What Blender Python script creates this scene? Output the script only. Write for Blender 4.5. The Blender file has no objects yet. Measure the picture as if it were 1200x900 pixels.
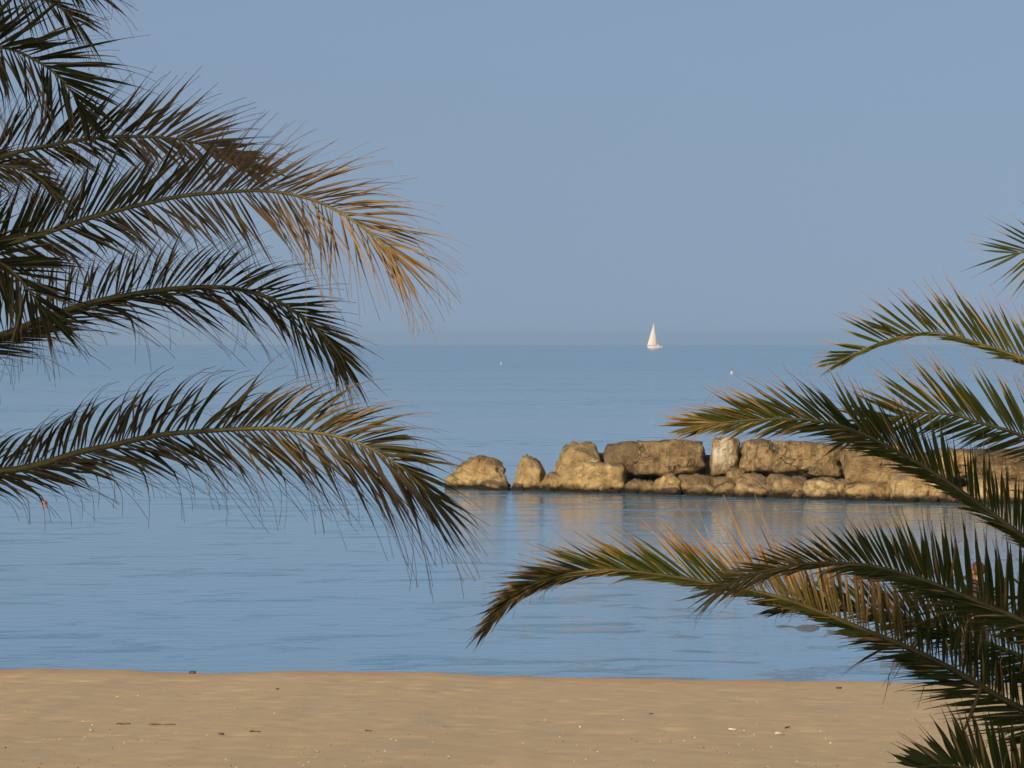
import bpy, bmesh, math, random
from mathutils import Vector, Matrix, noise

# ------------------------------------------------------------------ camera, sky, sun, exposure
SC = bpy.context.scene
COL = SC.collection
FPX = 5700.0                      # focal length in pixels of the 1200 px wide photograph
H = 5.0                           # eye height above the sea
PITCH = math.atan(53.0 / FPX)
cam_data = bpy.data.cameras.new('camera')
cam = bpy.data.objects.new('camera', cam_data)
COL.objects.link(cam)
cam.location = (0, 0, H)
cam.rotation_euler = (math.radians(90) - PITCH, 0, 0)
cam_data.sensor_fit = 'HORIZONTAL'
cam_data.sensor_width = 36
cam_data.lens = FPX / 1200 * 36
cam_data.clip_start = 0.5
cam_data.clip_end = 40000
SC.camera = cam

SUN_EL, SUN_ROT = 22.0, 208.0     # behind the camera, to the left
world = bpy.data.worlds.new('World')
SC.world = world
world.use_nodes = True
wn = world.node_tree
sky = wn.nodes.new('ShaderNodeTexSky')
sky.sky_type = 'NISHITA'
sky.sun_disc = False
sky.sun_elevation = math.radians(SUN_EL)
sky.sun_rotation = math.radians(SUN_ROT)
sky.air_density, sky.dust_density, sky.ozone_density = 0.45, 2.5, 0.0
sky.altitude = 0
# hazy air: the sky keeps one even tone down to the sea instead of darkening in its last few degrees
_tc = wn.nodes.new('ShaderNodeTexCoord'); _sx = wn.nodes.new('ShaderNodeSeparateXYZ'); _cx = wn.nodes.new('ShaderNodeCombineXYZ')
_m1 = wn.nodes.new('ShaderNodeMath'); _m1.operation = 'MULTIPLY_ADD'; _m1.inputs[2].default_value = 0.085 ** 2
_m2 = wn.nodes.new('ShaderNodeMath'); _m2.operation = 'SQRT'
wn.links.new(_tc.outputs['Generated'], _sx.inputs[0])
wn.links.new(_sx.outputs[2], _m1.inputs[0]); wn.links.new(_sx.outputs[2], _m1.inputs[1]); wn.links.new(_m1.outputs[0], _m2.inputs[0])
wn.links.new(_sx.outputs[0], _cx.inputs[0]); wn.links.new(_sx.outputs[1], _cx.inputs[1]); wn.links.new(_m2.outputs[0], _cx.inputs[2])
wn.links.new(_cx.outputs[0], sky.inputs[0])
wn.links.new(sky.outputs[0], wn.nodes['Background'].inputs[0])
wn.nodes['Background'].inputs[1].default_value = 0.105

sun_data = bpy.data.lights.new('sun', 'SUN')
sun_data.energy = 3.8
sun_data.angle = math.radians(0.55)
sun_data.color = (1.0, 0.76, 0.48)
sun = bpy.data.objects.new('sun', sun_data)
COL.objects.link(sun)
_e, _r = math.radians(SUN_EL), math.radians(SUN_ROT)
TO_SUN = Vector((math.sin(_r) * math.cos(_e), math.cos(_r) * math.cos(_e), math.sin(_e)))
sun.rotation_euler = TO_SUN.to_track_quat('Z', 'Y').to_euler()
sun.location = TO_SUN * 50

SC.view_settings.view_transform = 'Standard'
SC.view_settings.look = 'None'
SC.view_settings.gamma = 1
SC.view_settings.exposure = 0.0
SC.view_settings.use_curve_mapping = False
SC.render.engine = 'CYCLES'
SC.cycles.use_denoising = True
SC.cycles.max_bounces = 6
SC.cycles.transparent_max_bounces = 4
SC.cycles.caustics_reflective = False
SC.cycles.caustics_refractive = False

# ------------------------------------------------------------------ helpers
CP, SP = math.cos(PITCH), math.sin(PITCH)
def P(px, py, d):
    """Point at ground distance d (metres along +Y) seen at pixel (px, py) of the photograph."""
    x, y = (px - 600) / FPX, (450 - py) / FPX
    v = Vector((x, CP + y * SP, -SP + y * CP))
    return Vector((0, 0, H)) + v * (d / v.y)
def proj(p):
    q = p - Vector((0, 0, H))
    dep = q.y * CP - q.z * SP
    if dep < 0.3: return None
    return 600 + q.x / dep * FPX, 450 - (q.y * SP + q.z * CP) / dep * FPX, FPX / dep
def on_sea(px, py):
    return P(px, py, H * FPX / (py - 397.0))
REARTH = 6.371e6
def sea_z(d): return -d * d / (2 * REARTH)
def lerp(a, b, t): return a + (b - a) * t
def sstep(a, b, x):
    t = min(1, max(0, (x - a) / (b - a))); return t * t * (3 - 2 * t)
def n3(x, y, z): return noise.noise(Vector((x, y, z)))
def fbm(x, y, z, o=4): return noise.fractal(Vector((x, y, z)), 1.0, 2.0, o)
def tag(o, label=None, cat=None, group=None, kind=None):
    if label: o['label'] = label
    if cat: o['category'] = cat
    if group: o['group'] = group
    if kind: o['kind'] = kind
    return o
def link(name, me, mat=None, parent=None):
    o = bpy.data.objects.new(name, me)
    COL.objects.link(o)
    if mat and me: 
        if not me.materials: me.materials.append(mat)
    if parent: o.parent = parent
    return o
def empty(name, loc=(0, 0, 0), parent=None):
    o = bpy.data.objects.new(name, None)
    o.empty_display_size = 0.2
    COL.objects.link(o)
    o.location = loc
    if parent: o.parent = parent
    return o
def mesh(name, verts, faces, smooth=False):
    me = bpy.data.meshes.new(name)
    me.from_pydata([tuple(v) for v in verts], [], faces)
    me.update()
    if smooth: me.shade_smooth()
    return me
def lathe(prof, seg=24):
    vs, fs = [], []
    for r, z in prof:
        for k in range(seg):
            a = 2 * math.pi * k / seg
            vs.append((r * math.cos(a), r * math.sin(a), z))
    for i in range(len(prof) - 1):
        for k in range(seg):
            fs.append((i * seg + k, i * seg + (k + 1) % seg, (i + 1) * seg + (k + 1) % seg, (i + 1) * seg + k))
    fs.append(tuple(range(seg))[::-1]); fs.append(tuple((len(prof) - 1) * seg + k for k in range(seg)))
    return vs, fs
def tube(pts, radii, seg=8, vs=None, fs=None, ref=Vector((0, 0, 1))):
    vs = [] if vs is None else vs; fs = [] if fs is None else fs
    base = len(vs); n = len(pts)
    for i, p in enumerate(pts):
        t = (pts[min(i + 1, n - 1)] - pts[max(i - 1, 0)]).normalized()
        a = t.cross(ref)
        if a.length < 1e-3: a = t.cross(Vector((1, 0, 0)))
        a.normalize(); b = a.cross(t)
        for k in range(seg):
            an = 2 * math.pi * k / seg
            vs.append(p + (a * math.cos(an) + b * math.sin(an)) * radii[i])
    for i in range(n - 1):
        for k in range(seg):
            fs.append((base + i * seg + k, base + i * seg + (k + 1) % seg, base + (i + 1) * seg + (k + 1) % seg, base + (i + 1) * seg + k))
    fs.append(tuple(base + k for k in range(seg))[::-1]); fs.append(tuple(base + (n - 1) * seg + k for k in range(seg)))
    return vs, fs
def catmull(pts, n):
    """n+1 points spread evenly by arc length along a Catmull-Rom curve through pts."""
    q = [pts[0] * 2 - pts[1]] + list(pts) + [pts[-1] * 2 - pts[-2]]
    out = []
    for i in range(1, len(q) - 2):
        for k in range(24):
            t = k / 24
            out.append(0.5 * ((2 * q[i]) + (q[i + 1] - q[i - 1]) * t + (2 * q[i - 1] - 5 * q[i] + 4 * q[i + 1] - q[i + 2]) * t * t
                              + (3 * q[i] - q[i - 1] - 3 * q[i + 1] + q[i + 2]) * t ** 3))
    out.append(q[-2].copy())
    L = [0]
    for a, b in zip(out, out[1:]): L.append(L[-1] + (b - a).length)
    res, j = [], 0
    for k in range(n + 1):
        s = L[-1] * k / n
        while j < len(L) - 2 and L[j + 1] < s: j += 1
        f = (s - L[j]) / max(1e-9, L[j + 1] - L[j])
        res.append(out[j].lerp(out[j + 1], min(1, f)))
    return res, L[-1]

class NT:
    """small wrapper to write node materials"""
    def __init__(s, name):
        s.m = bpy.data.materials.new(name); s.m.use_nodes = True
        s.t = s.m.node_tree; s.t.nodes.clear()
        s.out = s.t.nodes.new('ShaderNodeOutputMaterial')
    def n(s, typ, ins=None, **kw):
        d = s.t.nodes.new(typ)
        for k, v in kw.items(): setattr(d, k, v)
        for k, v in (ins or {}).items():
            sock = d.inputs[k]
            if isinstance(v, bpy.types.NodeSocket): s.t.links.new(v, sock)
            else: sock.default_value = v
        return d
    def math(s, op, a, b=0.0, c=0.0, clamp=False):
        d = s.n('ShaderNodeMath', {0: a, 1: b, 2: c}, operation=op); d.use_clamp = clamp
        return d.outputs[0]
    def noise(s, vec, scale, detail=4, rough=0.55, dist=0.0):
        return s.n('ShaderNodeTexNoise', {'Vector': vec, 'Scale': scale, 'Detail': detail, 'Roughness': rough, 'Distortion': dist}).outputs['Fac']
    def mapping(s, vec, scale=(1, 1, 1), rot=(0, 0, 0)):
        return s.n('ShaderNodeMapping', {'Vector': vec, 'Scale': scale, 'Rotation': rot}).outputs[0]
    def ramp(s, fac, stops, interp='LINEAR'):
        d = s.n('ShaderNodeValToRGB', {'Fac': fac}); r = d.color_ramp; r.interpolation = interp
        while len(r.elements) < len(stops): r.elements.new(0.5)
        for e, (p, c) in zip(r.elements, stops):
            e.position = p; e.color = (*c, 1) if len(c) == 3 else c
        return d.outputs[0]
    def mix(s, fac, a, b, blend='MIX'):
        d = s.n('ShaderNodeMix', data_type='RGBA', blend_type=blend)
        for sock, v in ((d.inputs[0], fac), (d.inputs[6], a), (d.inputs[7], b)):
            if isinstance(v, bpy.types.NodeSocket): s.t.links.new(v, sock)
            else: sock.default_value = (*v, 1) if isinstance(v, tuple) and len(v) == 3 else v
        return d.outputs[2]
    def mrange(s, v, a, b, c=0.0, d=1.0):
        return s.n('ShaderNodeMapRange', {0: v, 1: a, 2: b, 3: c, 4: d}).outputs[0]
    def bump(s, h, strength, dist, normal=None):
        i = {'Height': h, 'Strength': strength, 'Distance': dist}
        if normal: i['Normal'] = normal
        return s.n('ShaderNodeBump', i).outputs[0]
    def principled(s, color, rough=0.6, normal=None, **kw):
        ins = {'Base Color': color if isinstance(color, bpy.types.NodeSocket) else (*color, 1), 'Roughness': rough}
        if normal: ins['Normal'] = normal
        ins.update(kw)
        return s.n('ShaderNodeBsdfPrincipled', ins).outputs[0]
    def done(s, shader):
        s.t.links.new(shader, s.out.inputs['Surface']); return s.m
    def pos(s): return s.n('ShaderNodeNewGeometry').outputs['Position']
    def geo(s): return s.n('ShaderNodeNewGeometry')

def plain(name, color, rough=0.6, var=0.12, scale=8.0, **kw):
    t = NT(name); p = t.n('ShaderNodeTexCoord').outputs['Object']
    f = t.noise(p, scale, 3)
    c = t.mix(f, tuple(v * (1 - var) for v in color), tuple(min(1, v * (1 + var)) for v in color))
    return t.done(t.principled(c, rough, t.bump(f, 0.15, 0.01), **kw))

# ------------------------------------------------------------------ materials of the setting
def mat_sand():
    t = NT('sand'); p = t.pos()
    big = t.noise(t.mapping(p, (0.9, 0.45, 0.5)), 0.8, 5, 0.6)
    mid = t.noise(t.mapping(p, (1.6, 0.8, 1)), 2.2, 5, 0.65)
    fine = t.noise(t.mapping(p, (1, .45, 1)), 18, 4, 0.7)
    grain = t.noise(p, 260, 2, 0.6)
    c = t.ramp(big, [(0.32, (0.56, 0.47, 0.295)), (0.52, (0.66, 0.51, 0.285)), (0.7, (0.68, 0.54, 0.32))])
    c = t.mix(t.mrange(mid, 0.42, 0.66), c, (0.55, 0.47, 0.33), 'MIX')
    c = t.mix(t.mrange(fine, 0.35, 0.75, 0.0, 0.5), c, (0.50, 0.40, 0.24))
    c = t.mix(t.mrange(grain, 0.3, 0.7, 0.0, 0.3), c, (0.68, 0.58, 0.42))
    # damp sand beside the water keeps its darker, redder colour
    z = t.n('ShaderNodeSeparateXYZ', {0: p}).outputs[2]
    zn = t.math('ADD', z, t.math('MULTIPLY', t.math('SUBTRACT', big, 0.5), 0.10))
    damp = t.mrange(zn, 0.11, 0.18, 1.0, 0.0)
    c = t.mix(damp, c, (0.57, 0.335, 0.15))
    h = t.math('ADD', t.math('MULTIPLY', mid, 0.5), t.math('MULTIPLY', fine, 0.25))
    nrm = t.bump(h, 0.18, 0.035)
    nrm = t.bump(grain, 0.3, 0.004, nrm)
    r = t.mrange(damp, 0, 1, 0.92, 0.6)
    return t.done(t.principled(c, r, nrm, **{'Specular IOR Level': 0.25}))

def mat_water():
    t = NT('sea_water'); p = t.pos()
    # smooth, gently heaving water with cat's-paws of rougher ripples
    wide = t.noise(t.mapping(p, (0.016, 0.02, 1)), 1.0, 3, 0.6, 0.4)
    paw = t.noise(t.mapping(p, (0.38, 0.46, 1)), 1.0, 4, 0.62, 0.5)
    k = t.mrange(t.math('ADD', paw, t.math('MULTIPLY', t.math('SUBTRACT', wide, 0.5), 0.55)), 0.57, 0.74, 0.0, 1.0)
    amp = t.math('ADD', t.math('MULTIPLY', k, 1.6), 0.36)
    rip = t.noise(t.mapping(p, (0.9, 1.25, 1), (0, 0, 0.12)), 1.0, 3, 0.5, 0.3)
    sm = t.noise(t.mapping(p, (4.0, 5.5, 1), (0, 0, -0.15)), 1.0, 2, 0.5, 0.2)
    h = t.math('ADD', t.math('MULTIPLY', rip, 0.7), t.math('MULTIPLY', sm, 0.18))
    h = t.math('MULTIPLY', h, amp)
    nrm = t.bump(h, 0.6, 0.11)
    # ripples too far off to tell apart blur the reflections
    yy = t.n('ShaderNodeSeparateXYZ', {0: p}).outputs[1]
    rough = t.math('ADD', t.mrange(k, 0.0, 1.0, 0.07, 0.16), t.mrange(yy, 180.0, 900.0, 0.0, 0.06))
    dif = t.principled((0.10, 0.33, 0.54), rough, nrm, **{'IOR': 1.46, 'Specular IOR Level': 0.5})
    return t.done(dif)

M_SAND, M_WATER = mat_sand(), mat_water()

# ------------------------------------------------------------------ the beach: one sheet from behind the camera into the water
SHORE = [(-400, 785), (0, 785), (120, 786.5), (225, 789), (330, 788.5), (480, 789), (600, 793), (720, 796), (850, 797.5), (960, 799.5), (1080, 802), (1200, 803), (1700, 806)]
def shore_y(x):
    px = 600 + x / 72.5 * FPX
    if px <= SHORE[0][0]: py = SHORE[0][1]
    elif px >= SHORE[-1][0]: py = SHORE[-1][1]
    else:
        for (a, ya), (b, yb) in zip(SHORE, SHORE[1:]):
            if a <= px <= b: py = lerp(ya, yb, sstep(a, b, px)); break
    return H * FPX / (py - 397.0)
def sand_z(x, y):
    s = shore_y(x) - y + 0.34 * fbm(x * 0.55, 3.1, 0, 4) + 0.10 * n3(x * 3.1, 7.0, 0)
    if s < 0: z = max(-4.0, 0.10 * s)
    elif s < 2.6: z = 0.20 * sstep(-1.2, 2.6, s) - 0.20 * sstep(-1.2, 2.6, 0)
    else:
        z = 0.20 - 0.20 * sstep(-1.2, 2.6, 0) + (s - 2.6) * 0.036
    z = min(z, 3.35 - 0.9 * sstep(-2, 30, y) if y < 30 else z)
    if s > 0.2:
        k = sstep(0.2, 4.0, s)
        z += k * (0.020 * fbm(x * 0.45, y * 0.5, 5.0, 3) + 0.007 * fbm(x * 2.3, y * 2.0, 9.0, 4))
        # trampled dimples
        z -= k * 0.035 * max(0, n3(x * 2.6, y * 2.6, 1.7) - 0.28) * 2
    return z
def axis(segs):
    out = [segs[0][0]]
    for a, b, st in segs:
        n = max(1, round((b - a) / st)); out += [a + (b - a) * (i + 1) / n for i in range(n)]
    return out
xs = axis([(-900, -100, 80), (-100, -20, 8), (-20, -8.6, 0.5), (-8.6, 8.6, 0.085), (8.6, 20, 0.5), (20, 100, 8), (100, 900, 80)])
ys = axis([(-120, 0, 20), (0, 44, 2), (44, 62, 0.13), (62, 76, 0.10), (76, 110, 3), (110, 260, 25)])
sv = [(x, y, sand_z(x, y)) for y in ys for x in xs]
nx = len(xs)
sf = [(j * nx + i, j * nx + i + 1, (j + 1) * nx + i + 1, (j + 1) * nx + i) for j in range(len(ys) - 1) for i in range(nx - 1)]
beach = link('beach', mesh('beach', sv, sf, True), M_SAND)
tag(beach, 'pale tan sand beach along the calm water', kind='structure')

# ------------------------------------------------------------------ the sea: a sheet that follows the curve of the earth out past the horizon
rr = [1.0]
d = 30.0
while d < 14000:
    rr.append(d); d *= 1.022
nseg = 96
vs, fs = [], []
A0, A1 = math.radians(-85), math.radians(85)
for d in rr:
    for k in range(nseg + 1):
        a = lerp(A0, A1, k / nseg)
        vs.append((d * math.sin(a), d * math.cos(a), sea_z(d)))
for i in range(len(rr) - 1):
    for k in range(nseg):
        b = i * (nseg + 1) + k
        fs.append((b, b + 1, b + nseg + 2, b + nseg + 1))
sea = link('sea', mesh('sea', vs, fs, True), M_WATER)
tag(sea, 'calm blue sea reaching to a hazy horizon', kind='structure')
# ------------------------------------------------------------------ rocks
def mat_rock(name, cols, streak=0.0, white=0.0):
    t = NT(name); p = t.pos(); g = t.geo()
    oi = t.n('ShaderNodeObjectInfo').outputs['Random']
    off = t.n('ShaderNodeVectorMath', {0: p, 1: t.n('ShaderNodeCombineXYZ', {0: t.math('MULTIPLY', oi, 37.0), 1: t.math('MULTIPLY', oi, 11.0), 2: 0.0}).outputs[0]}, operation='ADD').outputs[0]
    a = t.noise(off, 1.3, 6, 0.62, 0.4)
    b = t.noise(off, 5.5, 6, 0.65)
    f = t.noise(off, 26, 4, 0.65)
    c = t.ramp(a, [(0.30, cols[0]), (0.48, cols[1]), (0.62, cols[2]), (0.78, cols[3])])
    c = t.mix(t.mrange(b, 0.50, 0.66, 0, 0.85), c, cols[0])
    c = t.mix(t.mrange(f, 0.5, 0.75, 0, 0.4), c, tuple(v * 1.25 for v in cols[3]))
    # brown-grey weather crust on the upper sides
    nz = t.n('ShaderNodeSeparateXYZ', {0: g.outputs['Normal']}).outputs[2]
    crust = t.math('MULTIPLY', t.mrange(nz, 0.2, 0.8), t.mrange(a, 0.38, 0.6, 0.1, 0.9))
    c = t.mix(crust, c, (0.17, 0.145, 0.11))
    if streak:
        sn = t.noise(t.mapping(off, (3.2, 3.2, 0.45)), 1.0, 5, 0.65)
        c = t.mix(t.mrange(sn, 0.50, 0.68, 0, streak), c, (0.13, 0.10, 0.055))
        c = t.mix(t.mrange(sn, 0.40, 0.28, 0, streak), c, (0.62, 0.48, 0.26))
    if white:
        wn_ = t.noise(t.mapping(off, (2.6, 2.6, 0.55)), 1.0, 4, 0.6)
        zc = t.n('ShaderNodeSeparateXYZ', {0: p}).outputs[2]
        wm = t.math('MULTIPLY', t.mrange(t.math('ADD', wn_, t.math('MULTIPLY', t.math('SUBTRACT', f, 0.5), 0.25)), 0.46, 0.60), t.mrange(t.math('ADD', zc, t.math('MULTIPLY', wn_, 1.4)), 1.5, 2.2))
        c = t.mix(t.math('MULTIPLY', wm, white), c, (0.80, 0.73, 0.58))
    # cracks
    wv_ = t.n('ShaderNodeVectorMath', {0: off, 1: t.n('ShaderNodeTexNoise', {'Vector': off, 'Scale': 1.4, 'Detail': 5}).outputs['Color']}, operation='ADD').outputs[0]
    vor = t.n('ShaderNodeTexVoronoi', {'Vector': t.mapping(wv_, (1, 1, 1.5)), 'Scale': 0.8}, feature='DISTANCE_TO_EDGE').outputs['Distance']
    crack = t.math('MULTIPLY', t.mrange(vor, 0.0, 0.045, 1, 0), t.mrange(t.noise(off, 0.9, 3), 0.48, 0.6, 0.0, 0.9))
    c = t.mix(t.math('MULTIPLY', crack, 0.8), c, (0.06, 0.04, 0.02))
    # wet, weed-dark foot at the waterline
    z = t.n('ShaderNodeSeparateXYZ', {0: p}).outputs[2]
    zz = t.math('ADD', z, t.math('MULTIPLY', t.math('SUBTRACT', t.noise(off, 3.0, 4), 0.5), 0.35))
    c = t.mix(t.mrange(zz, 0.10, 0.26, 1, 0), c, (0.035, 0.028, 0.016))
    h = t.math('SUBTRACT', t.math('ADD', t.math('MULTIPLY', b, 0.7), t.math('MULTIPLY', f, 0.35)), t.math('MULTIPLY', crack, 0.35))
    nrm = t.bump(h, 1.0, 0.30)
    return t.done(t.principled(c, 0.88, nrm, **{'Specular IOR Level': 0.2}))
TAN = [(0.26, 0.165, 0.07), (0.58, 0.42, 0.195), (0.78, 0.60, 0.31), (0.88, 0.72, 0.45)]
GREYT = [(0.17, 0.115, 0.055), (0.38, 0.275, 0.14), (0.54, 0.40, 0.215), (0.70, 0.56, 0.34)]
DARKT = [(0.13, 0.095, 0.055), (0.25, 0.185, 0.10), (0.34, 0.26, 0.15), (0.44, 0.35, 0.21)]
M_TAN = mat_rock('tan_limestone', TAN)  # palest of the tan stone colours
M_GREY = mat_rock('weathered_limestone', GREYT, streak=0.6)
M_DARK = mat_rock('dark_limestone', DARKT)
M_BLOCK = mat_rock('quarried_limestone', GREYT, streak=0.9)
M_WHITE = mat_rock('bird_limed_limestone', GREYT, streak=0.5, white=1.0)

_ico = {}
def ico(sub):
    if sub not in _ico:
        bm = bmesh.new(); bmesh.ops.create_icosphere(bm, subdivisions=sub, radius=1)
        _ico[sub] = ([v.co.normalized() for v in bm.verts], [tuple(v.index for v in f.verts) for f in bm.faces]); bm.free()
    return _ico[sub]
def rock_mesh(name, hx, hy, z0, z1, seed, boxy=0.3, rough=0.075, lean=0.0, taper=0.0, peak=None, sub=4):
    """Stone that fills the box +-hx, +-hy, z0..z1: a rounded polyhedron of random facets, roughened.
    boxy 1 = quarried block, 0 = boulder; lean shears the top sideways; taper narrows the top; peak = x of the summit (-1..1)."""
    R = random.Random(seed)
    planes = []
    for ax in range(3):
        for s in (-1, 1):
            v = Vector((R.uniform(-.1, .1), R.uniform(-.1, .1), R.uniform(-.1, .1))); v[ax] = s
            planes.append((v.normalized(), lerp(0.86, 1.0, boxy) if boxy < 0.9 else 1.0))
    nf = int(lerp(16, 7, boxy))
    for _ in range(nf):
        v = Vector((R.gauss(0, 1), R.gauss(0, 1), R.gauss(0, 0.8))).normalized()
        lim = abs(v.x) + abs(v.y) + abs(v.z)
        planes.append((v, lerp(R.uniform(0.72, 0.98), min(1.6, lim * R.uniform(0.80, 0.95)), boxy)))
    dirs, faces = ico(sub)
    pw = lerp(26, 40, boxy)
    out = []
    so = Vector((R.uniform(-50, 50), R.uniform(-50, 50), R.uniform(-50, 50)))
    for n in dirs:
        acc = 0
        for v, h in planes:
            c = n.dot(v)
            if c > 0.02: acc += (c / h) ** pw
        r = acc ** (-1 / pw)
        q = n * r
        dn = noise.fractal(q * 1.6 + so, 1.0, 2.0, 5) * rough * 2.1 + noise.fractal(q * 5.5 + so, 0.6, 2.1, 4) * rough * 1.0 + noise.noise(q * 17 + so) * rough * 0.28
        dn += (noise.ridged_multi_fractal(q * 1.3 + so, 0.9, 2.1, 4, 1.0, 2.0) - 1.0) * rough * 0.9
        cr = noise.noise(q * 2.3 - so)
        dn -= max(0, 0.09 - abs(cr)) * rough * 7      # cracks and ledges
        q = q * (1 + dn)
        out.append(q)
    if peak is not None:
        for q in out:
            if q.z > -0.3:
                k = max(0.0, 1 - (abs(q.x - peak) / (1.3 + abs(peak))) ** 1.8)
                q.z = -0.3 + (q.z + 0.3) * lerp(0.42, 1.15, k)
    for q in out:
        u = (q.z + 1) / 2
        q.x *= 1 - taper * u; q.y *= 1 - taper * 0.6 * u
        q.x += lean * (u - 0.5)
    lo = [min(q[i] for q in out) for i in range(3)]; hi = [max(q[i] for q in out) for i in range(3)]
    H3 = ((-hx, hx), (-hy, hy), (z0, z1))
    vs = [tuple(lerp(H3[i][0], H3[i][1], (q[i] - lo[i]) / (hi[i] - lo[i])) for i in range(3)) for q in out]
    me = mesh(name, vs, faces, True)
    return me
def bw_dist(px):                         # distance of the breakwater's foot along the picture
    return lerp(163.0, 149.0, (px - 522) / 580.0) if px < 1150 else 148.0
def stone(name, x0, x1, y0, y1, mat, seed, off=0.0, depth=None, boxy=0.3, rz=0.0, parent=None, foot=False, tilt=0.0, **kw):
    """Stone seen between pixels x0..x1, y0..y1; off = metres behind the breakwater's foot line (centre)."""
    px = (x0 + x1) / 2
    d = bw_dist(px) + off
    k = FPX / d
    hx = (x1 - x0) / 2 / k
    top = P(px, y0, d).z; bot = P(px, y1, d).z
    if foot: bot = min(bot, 0) - 0.35
    hy = depth if depth else max(0.45, hx * 0.8)
    loc = P(px, y0, d)
    me = rock_mesh(name, hx, hy, 0, top - bot, seed, boxy=boxy, **kw)
    o = link(name, me, mat)
    rr_ = random.Random(seed * 7 + 1)
    o.location = (loc.x, d, bot); o.rotation_euler = (rr_.uniform(-.07, .07), rr_.uniform(-.06, .06) + tilt, rz + rr_.uniform(-.18, .18) * (1 - 0.6 * boxy))
    if parent: o.parent = parent
    return o
# outlying boulders left of the breakwater
o = stone('boulder', 519, 600, 533, 573, M_TAN, 5, 0.6, 0.9, boxy=0.0, foot=True, peak=0.30, rough=0.11, taper=0.3)
tag(o, 'jagged tan boulder with a ragged peak, leftmost of the row in the water', 'boulder', 'boulders off the end of the breakwater')
o = stone('boulder', 601, 638, 531, 574, M_TAN, 8, 0.3, 0.7, boxy=0.05, foot=True, peak=-0.35, rough=0.09, taper=0.2)
tag(o, 'pointed upright boulder standing alone between the jagged rock and the breakwater', 'boulder', 'boulders off the end of the breakwater')
o = stone('boulder', 560, 601, 562, 574, M_TAN, 12, -0.8, 0.5, boxy=0.05, foot=True)
tag(o, 'low rounded stone lying at the foot of the jagged tan boulder', 'boulder', 'boulders off the end of the breakwater')
o = stone('boulder', 597, 614, 565, 574, M_DARK, 13, -0.3, 0.4, boxy=0.05, foot=True)
tag(o, 'small dark wet stone in front of the pointed upright boulder', 'boulder', 'boulders off the end of the breakwater')

bw = empty('breakwater', (6.0, 155.0, 0))
tag(bw, 'long breakwater of tan limestone blocks and boulders in the sea', 'breakwater')
def bstone(name, *a, **k):
    o = stone(name, *a, **k)
    o.parent = bw
    o.matrix_parent_inverse = Matrix.Translation((-6.0, -155.0, 0))
    return o
B = bstone
B('boulder', 647, 714, 516, 577, M_TAN, 21, 1.3, 1.3, boxy=0.0, foot=True, rough=0.075, lean=0.10, taper=0.22)['label'] = 'big rounded ochre boulder at the end of the breakwater'
B('boulder', 631, 664, 552, 577, M_TAN, 22, 0.2, 0.6, boxy=0.05, foot=True, peak=0.6)
B('boulder', 679, 736, 540, 579, M_TAN, 23, 0.0, 0.9, boxy=0.12, foot=True, rough=0.08, lean=0.08)
B('boulder', 706, 768, 516, 560, M_DARK, 24, 2.6, 1.2, boxy=0.3, rough=0.06)
B('stone_block', 744, 830, 515, 560, M_BLOCK, 25, 1.6, 1.0, boxy=0.66, rough=0.07, rz=-0.06, tilt=-0.05)['label'] = 'long squared block with streaked face'
B('stone_block', 831, 867, 512, 560, M_WHITE, 26, 1.3, 0.9, boxy=0.62, rough=0.07, rz=0.10)['label'] = 'upright block stained white on top'
B('stone_block', 865, 909, 513, 557, M_BLOCK, 27, 1.8, 0.9, boxy=0.4, rough=0.085)
B('stone_block', 903, 993, 516, 561, M_BLOCK, 28, 1.9, 1.1, boxy=0.45, rough=0.085, lean=-0.05, tilt=0.09)
B('boulder', 987, 1064, 519, 572, M_GREY, 29, 1.1, 1.1, boxy=0.35, rough=0.06)
B('boulder', 1046, 1094, 538, 566, M_GREY, 30, 1.6, 0.9, boxy=0.4)
B('boulder', 1042, 1094, 551, 592, M_TAN, 31, -0.3, 0.8, boxy=0.35, foot=True, rough=0.065)
B('boulder', 1087, 1112, 555, 591, M_TAN, 32, 0.1, 0.7, boxy=0.3, foot=True)
B('boulder', 1111, 1138, 569, 591, M_TAN, 33, -0.2, 0.6, boxy=0.2, foot=True)
B('boulder', 1095, 1142, 524, 562, M_TAN, 34, 1.9, 0.9, boxy=0.3)
B('stone_block', 1122, 1212, 527, 548, M_DARK, 35, 3.0, 1.2, boxy=0.6)
B('stone_block', 1130, 1214, 541, 568, M_GREY, 36, 1.5, 1.0, boxy=0.6)
B('boulder', 1133, 1186, 560, 592, M_TAN, 37, 0.2, 0.8, boxy=0.3, foot=True)
B('boulder', 1178, 1232, 562, 592, M_TAN, 38, 0.0, 0.8, boxy=0.3, foot=True)
# the toe of smaller stones
B('boulder', 764, 801, 554, 579, M_TAN, 40, -0.2, 0.6, boxy=0.15, foot=True, peak=-0.1)
B('boulder', 749, 769, 562, 580, M_GREY, 41, 0.0, 0.5, boxy=0.1, foot=True)
B('boulder', 731, 756, 560, 580, M_GREY, 60, 0.3, 0.6, boxy=0.1, foot=True)
B('boulder', 795, 834, 555, 578, M_GREY, 42, 0.7, 0.7, boxy=0.1, foot=True)
B('boulder', 803, 838, 565, 583, M_TAN, 43, -0.5, 0.6, boxy=0.1, foot=True, peak=0.1)
B('boulder', 833, 865, 557, 583, M_GREY, 44, 0.1, 0.6, boxy=0.15, foot=True)
B('boulder', 848, 875, 548, 572, M_GREY, 45, 0.7, 0.6, boxy=0.1, foot=True)
B('boulder', 858, 906, 553, 585, M_TAN, 46, -0.3, 0.8, boxy=0.1, foot=True, peak=0.05)
B('boulder', 895, 945, 555, 586, M_GREY, 47, 0.2, 0.7, boxy=0.2, foot=True)
B('boulder', 938, 996, 560, 587, M_TAN, 48, -0.2, 0.7, boxy=0.25, foot=True)
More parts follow.
